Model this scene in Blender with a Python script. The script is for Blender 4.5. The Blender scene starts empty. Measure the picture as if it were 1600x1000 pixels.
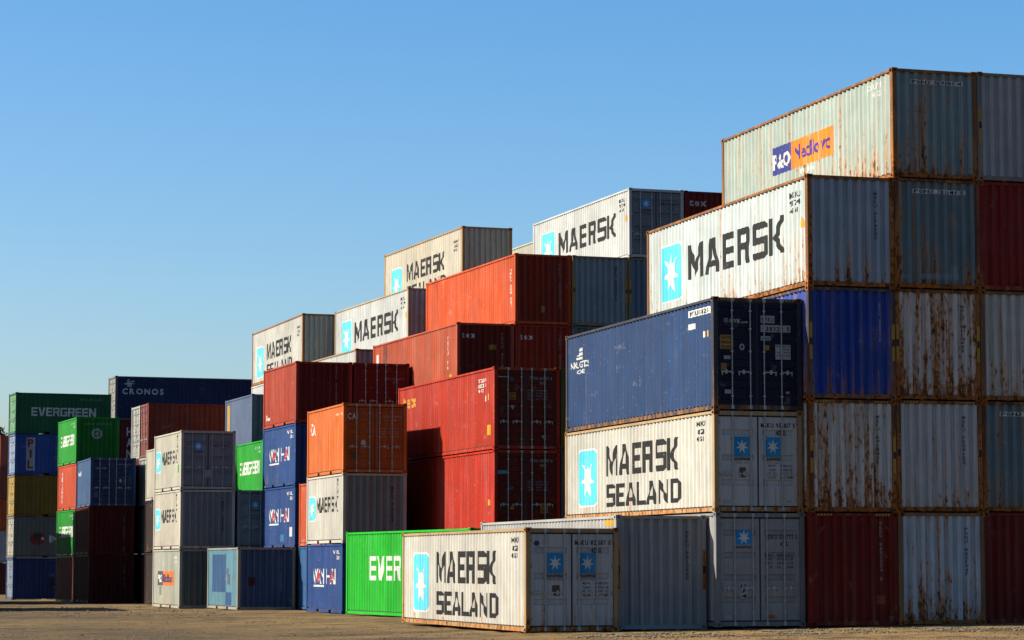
import bpy, math, random
from mathutils import Vector, Matrix, noise

random.seed(11)
sc = bpy.context.scene
COL = sc.collection
R = math.radians

# ---------------------------------------------------------------- camera
cam_d = bpy.data.cameras.new('camera')
cam = bpy.data.objects.new('camera', cam_d); COL.objects.link(cam)
cam.location = (0, 0, 1.58)
cam.rotation_euler = (math.pi / 2 + 0.093754, 0, -0.29405)
cam_d.sensor_width = 36.0
cam_d.lens = 4077.0 / 1600.0 * 36.0
cam_d.clip_start = 0.5; cam_d.clip_end = 6000
sc.camera = cam

# ---------------------------------------------------------------- sky, sun, exposure
SUN_TRAVEL = Vector((1.0, -0.25, -0.70)).normalized()
to_sun = -SUN_TRAVEL
sun_el = math.asin(to_sun.z)
sun_az = math.atan2(to_sun.x, to_sun.y)
world = bpy.data.worlds.new('World'); sc.world = world; world.use_nodes = True
wn = world.node_tree
bg = wn.nodes['Background']
sky = wn.nodes.new('ShaderNodeTexSky')
sky.sky_type = 'NISHITA'; sky.sun_disc = False
sky.sun_elevation = sun_el; sky.sun_rotation = sun_az
sky.air_density = 1.0; sky.dust_density = 1.6; sky.ozone_density = 4.2
hs = wn.nodes.new('ShaderNodeHueSaturation')          # the photograph's deep, saturated blue, over the whole sky alike
hs.inputs['Saturation'].default_value = 1.30
wn.links.new(sky.outputs[0], hs.inputs['Color']); wn.links.new(hs.outputs[0], bg.inputs['Color'])
bg.inputs['Strength'].default_value = 0.056
sun_d = bpy.data.lights.new('sun', 'SUN')
sun_d.energy = 5.0; sun_d.angle = R(0.5); sun_d.color = (1.0, 0.93, 0.80)
sun = bpy.data.objects.new('sun', sun_d); COL.objects.link(sun)
sun.rotation_euler = SUN_TRAVEL.to_track_quat('-Z', 'Y').to_euler()
sun.location = (-40, 60, 60)
vs = sc.view_settings
vs.view_transform = 'Standard'; vs.look = 'None'; vs.gamma = 1.0
vs.use_curve_mapping = False
vs.exposure = 1.70

# ---------------------------------------------------------------- materials
def new_mat(name):
    m = bpy.data.materials.new(name); m.use_nodes = True
    nt = m.node_tree
    return m, nt, nt.nodes['Principled BSDF']

class NT:
    """small helper to write node graphs tersely"""
    def __init__(s, nt): s.nt = nt
    def node(s, t, **kw):
        n = s.nt.nodes.new(t)
        for k, v in kw.items(): setattr(n, k, v)
        return n
    def link(s, a, b): s.nt.links.new(a, b)
    def val(s, sock, v):
        if hasattr(v, 'node'): s.link(v, sock)
        else: sock.default_value = v
    def math(s, op, a, b=None, c=None, clamp=False):
        n = s.node('ShaderNodeMath', operation=op, use_clamp=clamp)
        s.val(n.inputs[0], a)
        if b is not None: s.val(n.inputs[1], b)
        if c is not None: s.val(n.inputs[2], c)
        return n.outputs[0]
    def vmath(s, op, a, b):
        n = s.node('ShaderNodeVectorMath', operation=op)
        s.val(n.inputs[0], a); s.val(n.inputs[1], b)
        return n.outputs[0]
    def noise(s, vec, scale, detail=3, rough=.5):
        n = s.node('ShaderNodeTexNoise')
        s.link(vec, n.inputs['Vector']); n.inputs['Scale'].default_value = scale
        n.inputs['Detail'].default_value = detail; n.inputs['Roughness'].default_value = rough
        return n.outputs['Fac']
    def smooth(s, x, a, b):
        n = s.node('ShaderNodeMapRange', interpolation_type='SMOOTHSTEP')
        s.val(n.inputs['Value'], x); s.val(n.inputs['From Min'], a); s.val(n.inputs['From Max'], b)
        return n.outputs['Result']
    def lin(s, x, a, b, c, d):
        n = s.node('ShaderNodeMapRange')
        s.val(n.inputs['Value'], x); s.val(n.inputs['From Min'], a); s.val(n.inputs['From Max'], b)
        s.val(n.inputs['To Min'], c); s.val(n.inputs['To Max'], d)
        return n.outputs['Result']
    def mix(s, f, a, b, mode='MIX'):
        n = s.node('ShaderNodeMix', data_type='RGBA', blend_type=mode)
        s.val(n.inputs[0], f); s.val(n.inputs[6], a); s.val(n.inputs[7], b)
        return n.outputs[2]

def container_paint():
    """weathered enamel: colour from the object's colour, amount of rust from its alpha"""
    m, nt, bs = new_mat('container_paint'); g = NT(nt)
    tc = g.node('ShaderNodeTexCoord'); oi = g.node('ShaderNodeObjectInfo')
    off = g.vmath('MULTIPLY', oi.outputs['Location'], (1.37, 1.73, 2.11))
    P = g.vmath('ADD', tc.outputs['Object'], off)
    sep = g.node('ShaderNodeSeparateXYZ'); g.link(tc.outputs['Object'], sep.inputs[0])
    streak = g.noise(g.vmath('MULTIPLY', P, (6.0, 6.0, .32)), 1.0, 3, .55)
    streak2 = g.noise(g.vmath('MULTIPLY', P, (24.0, 24.0, .7)), 1.0, 3, .6)
    blot = g.noise(P, 1.1, 5, .6)
    fine = g.noise(P, 7.0, 5, .7)
    speck = g.noise(g.vmath('MULTIPLY', P, (13., 13., 5.)), 1.0, 5, .65)
    rust = oi.outputs['Alpha']
    low = g.math('MULTIPLY', g.math('EXPONENT', g.math('MULTIPLY', sep.outputs['Z'], -1.3)), .115)
    v = g.math('MULTIPLY', streak, .38)
    v = g.math('MULTIPLY_ADD', speck, .46, v)
    v = g.math('MULTIPLY_ADD', blot, .16, v)
    v = g.math('ADD', v, low)
    T = g.math('MULTIPLY_ADD', rust, -.325, .785)
    mask = g.smooth(v, g.math('ADD', T, -.008), g.math('ADD', T, .045))
    v2 = g.math('MULTIPLY_ADD', streak, .60, g.math('MULTIPLY', blot, .20))
    v2 = g.math('MULTIPLY_ADD', speck, .20, v2)
    v2 = g.math('ADD', v2, low)
    stain = g.smooth(v2, g.math('ADD', T, -.09), g.math('ADD', T, .07))
    # paint: chalking, grime streaks
    col = oi.outputs['Color']
    chalk = g.lin(blot, .3, .7, .86, 1.12)
    col = g.mix(1.0, col, g.node('ShaderNodeCombineColor').outputs[0], 'MIX') if False else col
    hv = g.node('ShaderNodeHueSaturation')
    g.link(col, hv.inputs['Color']); g.link(chalk, hv.inputs['Value'])
    g.link(g.lin(streak, .35, .7, 1.05, .9), hv.inputs['Saturation'])
    col = hv.outputs[0]
    pn = g.math('FLOOR', g.math('MULTIPLY', sep.outputs['Y'], .87))
    wn_ = g.node('ShaderNodeTexWhiteNoise', noise_dimensions='4D'); g.link(off, wn_.inputs['Vector']); g.link(pn, wn_.inputs['W'])
    hv2 = g.node('ShaderNodeHueSaturation'); g.link(col, hv2.inputs['Color']); g.link(g.lin(wn_.outputs['Value'], 0, 1, .90, 1.08), hv2.inputs['Value'])
    col = hv2.outputs[0]
    worn = g.noise(g.vmath('MULTIPLY', P, (2.6, .8, 1.9)), 1.0, 6, .72)
    col = g.mix(g.math('MULTIPLY', g.smooth(worn, .60, .70), .22), col, (.24, .225, .20, 1))          # rubbed, chalky patches
    scr = g.noise(g.vmath('MULTIPLY', P, (30., 3.2, 30.)), 1.0, 2, .5)
    col = g.mix(g.math('MULTIPLY', g.smooth(scr, .70, .74), .35), col, (.26, .24, .215, 1))         # scrapes
    gr = g.lin(streak2, .42, .72, 0.0, .45)
    col = g.mix(g.math('MULTIPLY', gr, g.lin(rust, 0, .6, .35, .8)), col, (.030, .024, .017, 1), 'MIX')
    col = g.mix(g.math('MULTIPLY', stain, g.lin(rust, 0, .7, .45, .80)), col, (.22, .088, .015, 1))
    rc = g.mix(g.smooth(fine, .38, .62), (.018, .007, .003, 1), (.20, .060, .010, 1))
    col = g.mix(g.math('MULTIPLY', mask, .92), col, rc)
    g.link(col, bs.inputs['Base Color'])
    g.link(g.lin(mask, 0, 1, .55, .9), bs.inputs['Roughness'])
    bs.inputs['Specular IOR Level'].default_value = .10
    bp = g.node('ShaderNodeBump'); bp.inputs['Strength'].default_value = .25; bp.inputs['Distance'].default_value = .03
    g.link(g.math('MULTIPLY_ADD', fine, .25, g.math('MULTIPLY', blot, 1.0)), bp.inputs['Height'])
    g.link(bp.outputs[0], bs.inputs['Normal'])
    return m

def plain(name, col, rough=.6, metal=0.0, var=.25, scale=6):
    m, nt, bs = new_mat(name); g = NT(nt)
    tc = g.node('ShaderNodeTexCoord')
    n = g.noise(tc.outputs['Object'], scale, 4, .6)
    c0 = tuple(c * (1 - var) for c in col) + (1,); c1 = tuple(min(1, c * (1 + var)) for c in col) + (1,)
    g.link(g.mix(n, c0, c1), bs.inputs['Base Color'])
    bs.inputs['Roughness'].default_value = rough; bs.inputs['Metallic'].default_value = metal
    return m

PAINT = container_paint()
STEEL = plain('galvanised_steel', (.19, .19, .175), .5, .35)
RUBBER = plain('door_rubber', (.012, .012, .013), .85)
DARKIN = plain('underfloor_steel', (.03, .022, .018), .9)
BARK = plain('bark', (.09, .06, .04), .9, 0, .4, 4)

def ground_mat():
    m, nt, bs = new_mat('compacted_sand'); g = NT(nt)
    geo = g.node('ShaderNodeNewGeometry'); P = geo.outputs['Position']
    big = g.noise(P, .07, 4, .55)
    ruts = g.noise(g.vmath('MULTIPLY', P, (.22, .55, 1)), 1.0, 6, .7)
    med = g.noise(P, .55, 6, .72)
    fine = g.noise(P, 3.2, 6, .75)
    grit = g.noise(P, 14.0, 4, .75)
    sp = g.node('ShaderNodeSeparateXYZ'); g.link(P, sp.inputs[0])
    # dry sand spread towards the tall stacks, darker trodden earth in the open yard
    sand = g.math('ADD', g.math('MULTIPLY', g.smooth(sp.outputs['X'], 10.0, 22.0), .75), g.lin(big, .35, .65, -.1, .45), clamp=True)
    col = g.mix(sand, (0.0475, 0.0309, 0.0124, 1), (0.1452, 0.0896, 0.0319, 1))
    patch = g.noise(P, .22, 5, .65)
    col = g.mix(g.math('MULTIPLY', g.smooth(patch, .50, .60), .55), col, (0.0360, 0.0272, 0.0158, 1))
    col = g.mix(g.math('MULTIPLY', g.smooth(ruts, .50, .62), .75), col, (0.0284, 0.0184, 0.0077, 1))
    col = g.mix(g.math('MULTIPLY', g.smooth(ruts, .47, .32), .5), col, (0.1421, 0.0896, 0.0338, 1))
    col = g.mix(g.math('MULTIPLY', g.smooth(med, .50, .62), .75), col, (0.0340, 0.0227, 0.0097, 1))
    col = g.mix(g.math('MULTIPLY', g.smooth(fine, .50, .68), .65), col, (0.0222, 0.0155, 0.0067, 1))
    col = g.mix(g.math('MULTIPLY', g.smooth(grit, .56, .70), .5), col, (0.1668, 0.1165, 0.0531, 1))
    g.link(col, bs.inputs['Base Color']); bs.inputs['Roughness'].default_value = .95
    bs.inputs['Specular IOR Level'].default_value = .15
    bp = g.node('ShaderNodeBump'); bp.inputs['Strength'].default_value = .9; bp.inputs['Distance'].default_value = .10
    g.link(g.math('ADD', g.math('MULTIPLY', fine, .8), g.math('MULTIPLY_ADD', grit, .3, med)), bp.inputs['Height'])
    g.link(bp.outputs[0], bs.inputs['Normal'])
    return m
GROUND = ground_mat()

# ---------------------------------------------------------------- mesh helpers
def mk_mesh(name, V, F, smooth=False):
    me = bpy.data.meshes.new(name); me.from_pydata(V, [], F); me.update()
    if smooth:
        for p in me.polygons: p.use_smooth = True
    return me

class MB:
    def __init__(s): s.V = []; s.F = []
    def box(s, a, b):
        x0, y0, z0 = a; x1, y1, z1 = b; n = len(s.V)
        s.V += [(x0, y0, z0), (x1, y0, z0), (x1, y1, z0), (x0, y1, z0), (x0, y0, z1), (x1, y0, z1), (x1, y1, z1), (x0, y1, z1)]
        s.F += [tuple(n + i for i in f) for f in ((0, 3, 2, 1), (4, 5, 6, 7), (0, 1, 5, 4), (1, 2, 6, 5), (2, 3, 7, 6), (3, 0, 4, 7))]
    def prism(s, pts, axis, a, b):
        """extrude a 2D polygon along axis"""
        n = len(s.V); k = len(pts)
        def P(p, t):
            if axis == 'z': return (p[0], p[1], t)
            if axis == 'y': return (p[0], t, p[1])
            return (t, p[0], p[1])
        s.V += [P(p, a) for p in pts] + [P(p, b) for p in pts]
        s.F += [tuple(n + i for i in range(k)), tuple(n + k + i for i in reversed(range(k)))]
        s.F += [(n + i, n + k + i, n + k + (i + 1) % k, n + (i + 1) % k) for i in range(k)]
    def tube(s, p, q, r, k=8):
        p = Vector(p); q = Vector(q); d = (q - p).normalized()
        a = d.orthogonal().normalized(); b = d.cross(a); n = len(s.V)
        for c in (p, q):
            for i in range(k):
                t = 2 * math.pi * i / k
                s.V.append(tuple(c + a * r * math.cos(t) + b * r * math.sin(t)))
        s.F += [(n + i, n + (i + 1) % k, n + k + (i + 1) % k, n + k + i) for i in range(k)]
        s.F += [tuple(n + i for i in reversed(range(k))), tuple(n + k + i for i in range(k))]
    def mesh(s, name): return mk_mesh(name, s.V, s.F)

W = 2.438
ALB = .51                     # scales every paint colour down, so shaded faces render darker under the raised exposure
L40, L20 = 12.192, 6.058
HS, HH = 2.591, 2.896
Z0, ZT = .155, .09           # panel bottom, top rail depth

def side_profile(L):
    """break points (y, inset) of the side corrugation"""
    a, b = .15, L - .15
    n = round((b - a) / .278); p = (b - a - .07) / n
    pts = [(a, .026)]
    for i in range(n):
        y = a + .07 + i * p
        pts += [(y, .026), (y + p * .245, .070), (y + p * .5, .070), (y + p * .745, .026)]
    pts += [(b, .026)]
    return pts
def end_profile():
    a, b = .13, W - .13
    n = 8; p = (b - a - .10) / n
    pts = [(a, .018)]
    for i in range(n):
        x = a + .10 + i * p
        pts += [(x, .018), (x + p * .16, .088), (x + p * .5, .088), (x + p * .66, .018)]
    pts += [(b, .018)]
    return pts
def roof_profile(L):
    a, b = .15, L - .15; n = round((b - a) / .21); p = (b - a) / n
    pts = [(a, .02)]
    for i in range(n):
        y = a + i * p
        pts += [(y + p * .2, .02), (y + p * .35, .035), (y + p * .75, .035), (y + p * .9, .02)]
    return pts + [(b, .02)]
def interp(pts, t):
    for (a, u), (b, v) in zip(pts, pts[1:]):
        if t <= b: return u + (v - u) * max(0, (t - a)) / max(1e-9, b - a)
    return pts[-1][1]

CACHE = {}
def cached(key, fn):
    if key not in CACHE: CACHE[key] = fn()
    return CACHE[key]

def sheet(name, pts, f0, f1):
    V = [f0(*p) for p in pts] + [f1(*p) for p in pts]; n = len(pts)
    return mk_mesh(name, V, [(i, i + 1, n + i + 1, n + i) for i in range(n - 1)])

def m_side(L, H, s):
    pr = side_profile(L)
    X = (lambda o: o) if s == 0 else (lambda o: W - o)
    return sheet('side_wall', pr, lambda y, o: (X(o), y, Z0), lambda y, o: (X(o), y, H - ZT))
def m_end(L, H, s):
    pr = end_profile()
    Y = (lambda o: o) if s == 0 else (lambda o: L - o)
    return sheet('end_wall', pr, lambda x, o: (x, Y(o), .13), lambda x, o: (x, Y(o), H - .10))
def m_roof(L, H):
    return sheet('roof', roof_profile(L), lambda y, o: (.05, y, H - o), lambda y, o: (W - .05, y, H - o))
def m_floor(L, H):
    m = MB(); m.box((.07, .1, .125), (W - .07, L - .1, .16))
    for i in range(int(L / .6)):
        y = .4 + i * .6
        m.box((.075, y, .03), (W - .075, y + .05, .124))
    return m.mesh('underfloor')
def m_post(L, H, sx, sy):
    pts = [(0.012, .0), (.125, .0), (.125, .06), (.06, .155), (0, .155), (0, .012)]
    if sy: pts = [(x, L - y) for x, y in pts]
    if sx: pts = [(W - x, y) for x, y in pts]
    m = MB(); m.prism(pts, 'z', .11, H - .11); return m.mesh('corner_post')
def m_cast(sx, sy, sz):
    """corner casting with its oval lifting holes, at the origin of its corner"""
    a, b, h = .162, .178, .118; e = .004
    V = []; F = []
    def ring(P, ou, ov, ru, rv, lu, lv, dep):
        n = len(V)
        out = [(0, 0), (.5, 0), (1, 0), (1, .5), (1, 1), (.5, 1), (0, 1), (0, .5)]
        ang = [225, 270, 315, 0, 45, 90, 135, 180]
        V.extend(P(u * lu, v * lv, 0) for u, v in out)
        V.extend(P(ou + ru * math.cos(R(t)), ov + rv * math.sin(R(t)), 0) for t in ang)
        V.extend(P(ou + ru * math.cos(R(t)), ov + rv * math.sin(R(t)), dep) for t in ang)
        for i in range(8):
            j = (i + 1) % 8
            F.append((n + i, n + j, n + 8 + j, n + 8 + i)); F.append((n + 8 + i, n + 8 + j, n + 16 + j, n + 16 + i))
        F.append(tuple(n + 16 + i for i in range(8)))
    ring(lambda u, v, d: (-e + d, -e + u, v), b / 2, h / 2, .055, .036, b, h, .05)
    ring(lambda u, v, d: (-e + u, -e + d, v), a / 2, h / 2, .045, .036, a, h, .05)
    n = len(V)
    V += [(-e, -e, 0), (a - e, -e, 0), (a - e, b - e, 0), (-e, b - e, 0), (-e, -e, h), (a - e, -e, h), (a - e, b - e, h), (-e, b - e, h)]
    F += [tuple(n + i for i in f) for f in ((0, 3, 2, 1), (4, 5, 6, 7), (1, 2, 6, 5), (2, 3, 7, 6))]
    V = [((-x if sx else x), (-y if sy else y), (-z if sz else z)) for x, y, z in V]
    return mk_mesh('corner_casting', V, F)
def m_toprail(L, H, s):
    m = MB(); a = (.003, .176, H - ZT); b = (.085, L - .176, H - .025)
    if s: a, b = (W - b[0], a[1], a[2]), (W - a[0], b[1], b[2])
    m.box(a, b); return m.mesh('top_side_rail')
def m_botrail(L, H, s):
    pts = [(.09, .018), (.006, .018), (.006, .118), (.075, .118), (.075, .157), (.09, .157)]
    if s: pts = [(W - x, z) for x, z in pts]
    m = MB()
    if L < 7:
        c = L / 2; cuts = [.178, c - 1.20, c - .85, c + .85, c + 1.20, L - .178]
        for i in (0, 2, 4): m.prism(pts, 'y', cuts[i], cuts[i + 1])
        p2 = [(x, z) for x, z in pts if z > .11]
        lo = [(.075, .118), (.075, .157), (.09, .157), (.09, .118)]
        if s: lo = [(W - x, z) for x, z in lo]
        for i in (1, 3): m.prism(lo, 'y', cuts[i], cuts[i + 1])
    else: m.prism(pts, 'y', .178, L - .178)
    return m.mesh('bottom_side_rail')
def m_head(L, H, s, door):
    m = MB(); h = .125 if door else .10
    a, b = (.15, .008, H - h), (W - .15, .10, H - .02)
    if s: a, b = (a[0], L - b[1], a[2]), (b[0], L - a[1], b[2])
    m.box(a, b); return m.mesh('end_header')
def m_sill(L, H, s, door):
    m = MB(); a, b = (.15, .008, .02), (W - .15, .10, .13)
    if s: a, b = (a[0], L - b[1], a[2]), (b[0], L - a[1], b[2])
    m.box(a, b)
    for x in (.7, 1.62):
        if s: m.box((x, L - .05, -.0), (x + .1, L - .02, .02))
        else: m.box((x, .02, .0), (x + .1, .05, .02))
    return m.mesh('end_sill')
# doors on the near end -------------------------------------------------
DY = .050
BARX = ((.52, 1.02), (1.40, 1.88))
def door_span(i): return (.135, W / 2 - .024) if i == 0 else (W / 2 + .024, W - .135)
def m_door(H, i, style):
    x0, x1 = door_span(i); z0, z1 = .165, H - .165
    xs = [x0, x0 + .10, x0 + .125, x1 - .125, x1 - .10, x1]
    rows = [(z0, 0)]
    if style == 'ribbed':
        n = 3 if H < 2.7 else 4
        for k in range(n):
            zc = z0 + (z1 - z0) * (k + .92) / (n + .55)
            rows += [(zc - .075, 0), (zc - .065, .042), (zc + .065, .042), (zc + .075, 0)]
    else:
        n = 5
        for k in range(n):
            zc = z0 + (z1 - z0) * (k + .5) / n
            rows += [(zc - .17, 0), (zc - .14, .03), (zc + .14, .03), (zc + .17, 0)]
    rows.append((z1, 0))
    V = []; F = []
    for z, d in rows:
        for j, x in enumerate(xs): V.append((x, DY + (d if j in (2, 3) else 0), z))
    c = len(xs)
    for r in range(len(rows) - 1):
        for j in range(c - 1): F.append((r * c + j, r * c + j + 1, (r + 1) * c + j + 1, (r + 1) * c + j))
    n = len(V)
    V += [(x0, DY + .06, z0), (x1, DY + .06, z0), (x1, DY + .06, z1), (x0, DY + .06, z1)]
    t = (len(rows) - 1) * c
    F += [(n, n + 3, n + 2, n + 1), (0, c - 1, n + 1, n), (t, n + 3, n + 2, t + c - 1)]
    F += [tuple([r * c for r in range(len(rows))] + [n + 3, n]), tuple([r * c + c - 1 for r in range(len(rows))][::-1] + [n + 1, n + 2])]
    return mk_mesh('door', V, F)
def m_bar(H, x):
    m = MB(); y = .020
    m.tube((x, y, .05), (x, y, H - .04), .017)
    for z in (.36, .95, H * .52, H * .72, H - .35): m.box((x - .035, y - .012, z - .02), (x + .035, DY, z + .02))
    for z in (.075, H - .075):
        m.box((x - .04, y - .024, z - .045), (x + .04, y + .02, z + .045))
        m.box((x - .075, y - .010, z - .03), (x + .075, y + .012, z + .03))
    return m.mesh('locking_bar')
def m_handle(H, x, d):
    m = MB(); z = .98
    m.box((min(x, x + d), .008, z - .014), (max(x, x + d), .020, z + .014))
    m.box((x + d * .55 - .03, .012, z - .055), (x + d * .55 + .03, DY, z + .055))
    m.box((x + d * .92 - .012, .0, z - .09), (x + d * .92 + .012, .02, z + .02))
    return m.mesh('door_handle')
def m_hinge(H, i, k):
    m = MB(); z = .32 + (H - .64) * k / 3
    x0, x1 = (.065, .165) if i == 0 else (W - .165, W - .065)
    m.box((x0, .018, z - .035), (x1, DY - .001, z + .035))
    xp = .095 if i == 0 else W - .095
    m.tube((xp, .016, z - .06), (xp, .016, z + .06), .014, 6)
    return m.mesh('hinge')
def m_gasket(H):
    m = MB(); z0, z1 = .135, H - .128
    m.box((W / 2 - .023, DY + .014, z0), (W / 2 + .023, DY + .04, z1))
    m.box((.10, DY + .016, z0), (.134, DY + .04, z1)); m.box((W - .134, DY + .016, z0), (W - .10, DY + .04, z1))
    m.box((.135, DY + .016, z0), (W - .135, DY + .04, .164)); m.box((.135, DY + .016, H - .164), (W - .135, DY + .04, z1))
    return m.mesh('door_gasket')

def link(name, me, mat, parent, color=None, rust=0.0, loc=None):
    o = bpy.data.objects.new(name, me); COL.objects.link(o)
    if not me.materials: me.materials.append(mat)
    elif me.materials[0] != mat:
        o.material_slots[0].link = 'OBJECT'; o.material_slots[0].material = mat
    if color: o.color = (color[0] * ALB, color[1] * ALB, color[2] * ALB, rust)
    if parent: o.parent = parent
    if loc: o.location = loc
    return o

# ---------------------------------------------------------------- lettering
def RC(x0, y0, x1, y1): return [(x0, y0), (x1, y0), (x1, y1), (x0, y1)]
def block_font():
    s, t = .21, .19; G = {}
    w = .74
    G['E'] = (w, [RC(0, 0, s, 1), RC(s, 1 - t, w, 1), RC(s, .5 - t / 2, w * .95, .5 + t / 2), RC(s, 0, w, t)])
    G['L'] = (w * .92, [RC(0, 0, s, 1), RC(s, 0, w * .92, t)])
    w = .86; y1 = .78; k = (w / 2 - s) / y1
    xl = lambda y: s + k * y
    G['A'] = (w, [[(0, 0), (s, 0), (w / 2, y1), (w / 2, 1), (w / 2 - .15, 1)], [(w, 0), (w / 2 + .15, 1), (w / 2, 1), (w / 2, y1), (w - s, 0)],
                  [(xl(.19), .19), (w - xl(.19), .19), (w - xl(.36), .36), (xl(.36), .36)]])
    w = 1.0
    G['M'] = (w, [RC(0, 0, s, 1), RC(w - s, 0, w, 1), [(s, 1), (s, .60), (w / 2, .02), (w / 2, .46)], [(w - s, 1), (w / 2, .46), (w / 2, .02), (w - s, .60)]])
    w = .80; c = .09
    G['R'] = (w, [RC(0, 0, s, 1), [(s, 1 - t), (w, 1 - t), (w, 1 - c), (w - c, 1), (s, 1)], RC(w - s, .40 + t, w, 1 - t),
                  [(s, .40), (w - .06, .40), (w, .40 + t), (s, .40 + t)], [(w - s - .16, .40), (w - .10, .40), (w, 0), (w - s - .02, 0)]])
    G['S'] = (w, [[(0, 1 - t), (w, 1 - t), (w, 1 - c), (w - c, 1), (c, 1), (0, 1 - c)], RC(0, .5 + t / 2, s, 1 - t), RC(0, .5 - t / 2, w, .5 + t / 2),
                  RC(w - s, t, w, .5 - t / 2), [(c, 0), (w - c, 0), (w, c), (w, t), (0, t), (0, c)]])
    w = .84
    G['K'] = (w, [RC(0, 0, s, 1), [(s, .44), (s + .27, .44), (w, 1), (w - .26, 1)], [(s, .44), (w - .26, 0), (w, 0), (s + .27, .44)]])
    w = .84
    G['N'] = (w, [RC(0, 0, s, 1), RC(w - s, 0, w, 1), [(s, 1), (s, .62), (w - s, 0), (w - s, .38)]])
    G['D'] = (w, [RC(0, 0, s, 1), [(s, 1 - t), (w, 1 - t), (w - .15, 1), (s, 1)], RC(w - s, t, w, 1 - t), [(s, 0), (w - .15, 0), (w, t), (s, t)]])
    G['V'] = (w, [[(0, 1), (w / 2 - .14, 0), (w / 2, 0), (w / 2, .24), (s + .02, 1)], [(w, 1), (w - s - .02, 1), (w / 2, .24), (w / 2, 0), (w / 2 + .14, 0)]])
    w = .82
    G['G'] = (w, [RC(0, t, s, 1 - t), [(0, 1 - t), (w, 1 - t), (w, 1 - c), (w - c, 1), (c, 1), (0, 1 - c)], [(c, 0), (w - c, 0), (w, c), (w, t), (0, t), (0, c)],
                  RC(w - s, t, w, .56), RC(w * .5, .40, w - s, .56)])
    return G
BLOCK = block_font()
GLY = {}
def glyph(ch, bold):
    key = (ch, bold)
    if key in GLY: return GLY[key]
    cu = bpy.data.curves.new('tmp_text', 'FONT'); cu.body = ch; cu.resolution_u = 2; cu.offset = .028 if bold else .008
    ob = bpy.data.objects.new('tmp_text', cu); COL.objects.link(ob)
    dg = bpy.context.evaluated_depsgraph_get(); ev = ob.evaluated_get(dg); me = ev.to_mesh()
    me.calc_loop_triangles()
    tri = [[(me.vertices[i].co.x, me.vertices[i].co.y) for i in t.vertices] for t in me.loop_triangles]
    ev.to_mesh_clear(); bpy.data.objects.remove(ob); bpy.data.curves.remove(cu)
    xs = [p[0] for t in tri for p in t] or [0, .3]
    a, b = min(xs), max(xs)
    tri = [[(x - a, y / .73) for x, y in t] for t in tri]
    GLY[key] = (b - a, tri); return GLY[key]
class Text(list):
    def __init__(s): super().__init__(); s.letters = []; s.height = 0
def text_polys(txt, u0, u1, v0, v1, font='block', gap=.14, slant=0):
    """lay a line of text out into the box u0..u1, v0..v1"""
    out = []; x = 0
    for ch in txt:
        if ch == ' ': x += .42; continue
        w, ps = BLOCK[ch] if font == 'block' else glyph(ch, font == 'bold')
        out.append([[(x + px, py) for px, py in p] for p in ps])
        x += w + gap
    x -= gap
    t = Text(); t.height = v1 - v0
    for ps in out:
        q = [[(u0 + (u1 - u0) * px / x + slant * py * (v1 - v0), v0 + (v1 - v0) * py) for px, py in p] for p in ps]
        t.letters.append(q); t.extend(q)
    return t
def vtext_polys(txt, uc, w, v1, dv, font='plain'):
    out = Text(); out.height = dv
    for i, ch in enumerate(txt):
        if ch == ' ': continue
        out.letters.append([]); out.letters[-1] += text_polys(ch, uc - w / 2 * (.35 if ch in '1I' else 1), uc + w / 2 * (.35 if ch in '1I' else 1), v1 - i * dv - dv * .78, v1 - i * dv, font)
        out.extend(out.letters[-1])
    return out
def star_polys(cx, cy, rx, ry, n=7, inner=.40):
    o = [(cx + rx * math.sin(2 * math.pi * i / n), cy + ry * math.cos(2 * math.pi * i / n)) for i in range(n)]
    q = [(cx + inner * rx * math.sin(2 * math.pi * (i + .5) / n), cy + inner * ry * math.cos(2 * math.pi * (i + .5) / n)) for i in range(n)]
    return [q[::-1]] + [[q[i - 1], o[i], q[i]] for i in range(n)]
def rrect(u0, v0, u1, v1, c):
    return [[(u0 + c, v0), (u1 - c, v0), (u1, v0 + c), (u1, v1 - c), (u1 - c, v1), (u0 + c, v1), (u0, v1 - c), (u0, v0 + c)]]
def disc(cx, cy, rx, ry, k=14): return [[(cx + rx * math.cos(2 * math.pi * i / k), cy + ry * math.sin(2 * math.pi * i / k)) for i in range(k)]]
def clip(poly, a, b):
    def half(P, t, sgn):
        out = []
        for i in range(len(P)):
            p, q = P[i], P[(i + 1) % len(P)]
            dp, dq = sgn * (p[0] - t), sgn * (q[0] - t)
            if dp >= 0: out.append(p)
            if (dp > 0 > dq) or (dp < 0 < dq):
                f = dp / (dp - dq); out.append((t, p[1] + (q[1] - p[1]) * f))
        return out
    P = half(poly, a, 1)
    if len(P) >= 3: P = half(P, b, -1)
    return P if len(P) >= 3 else None

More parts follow.
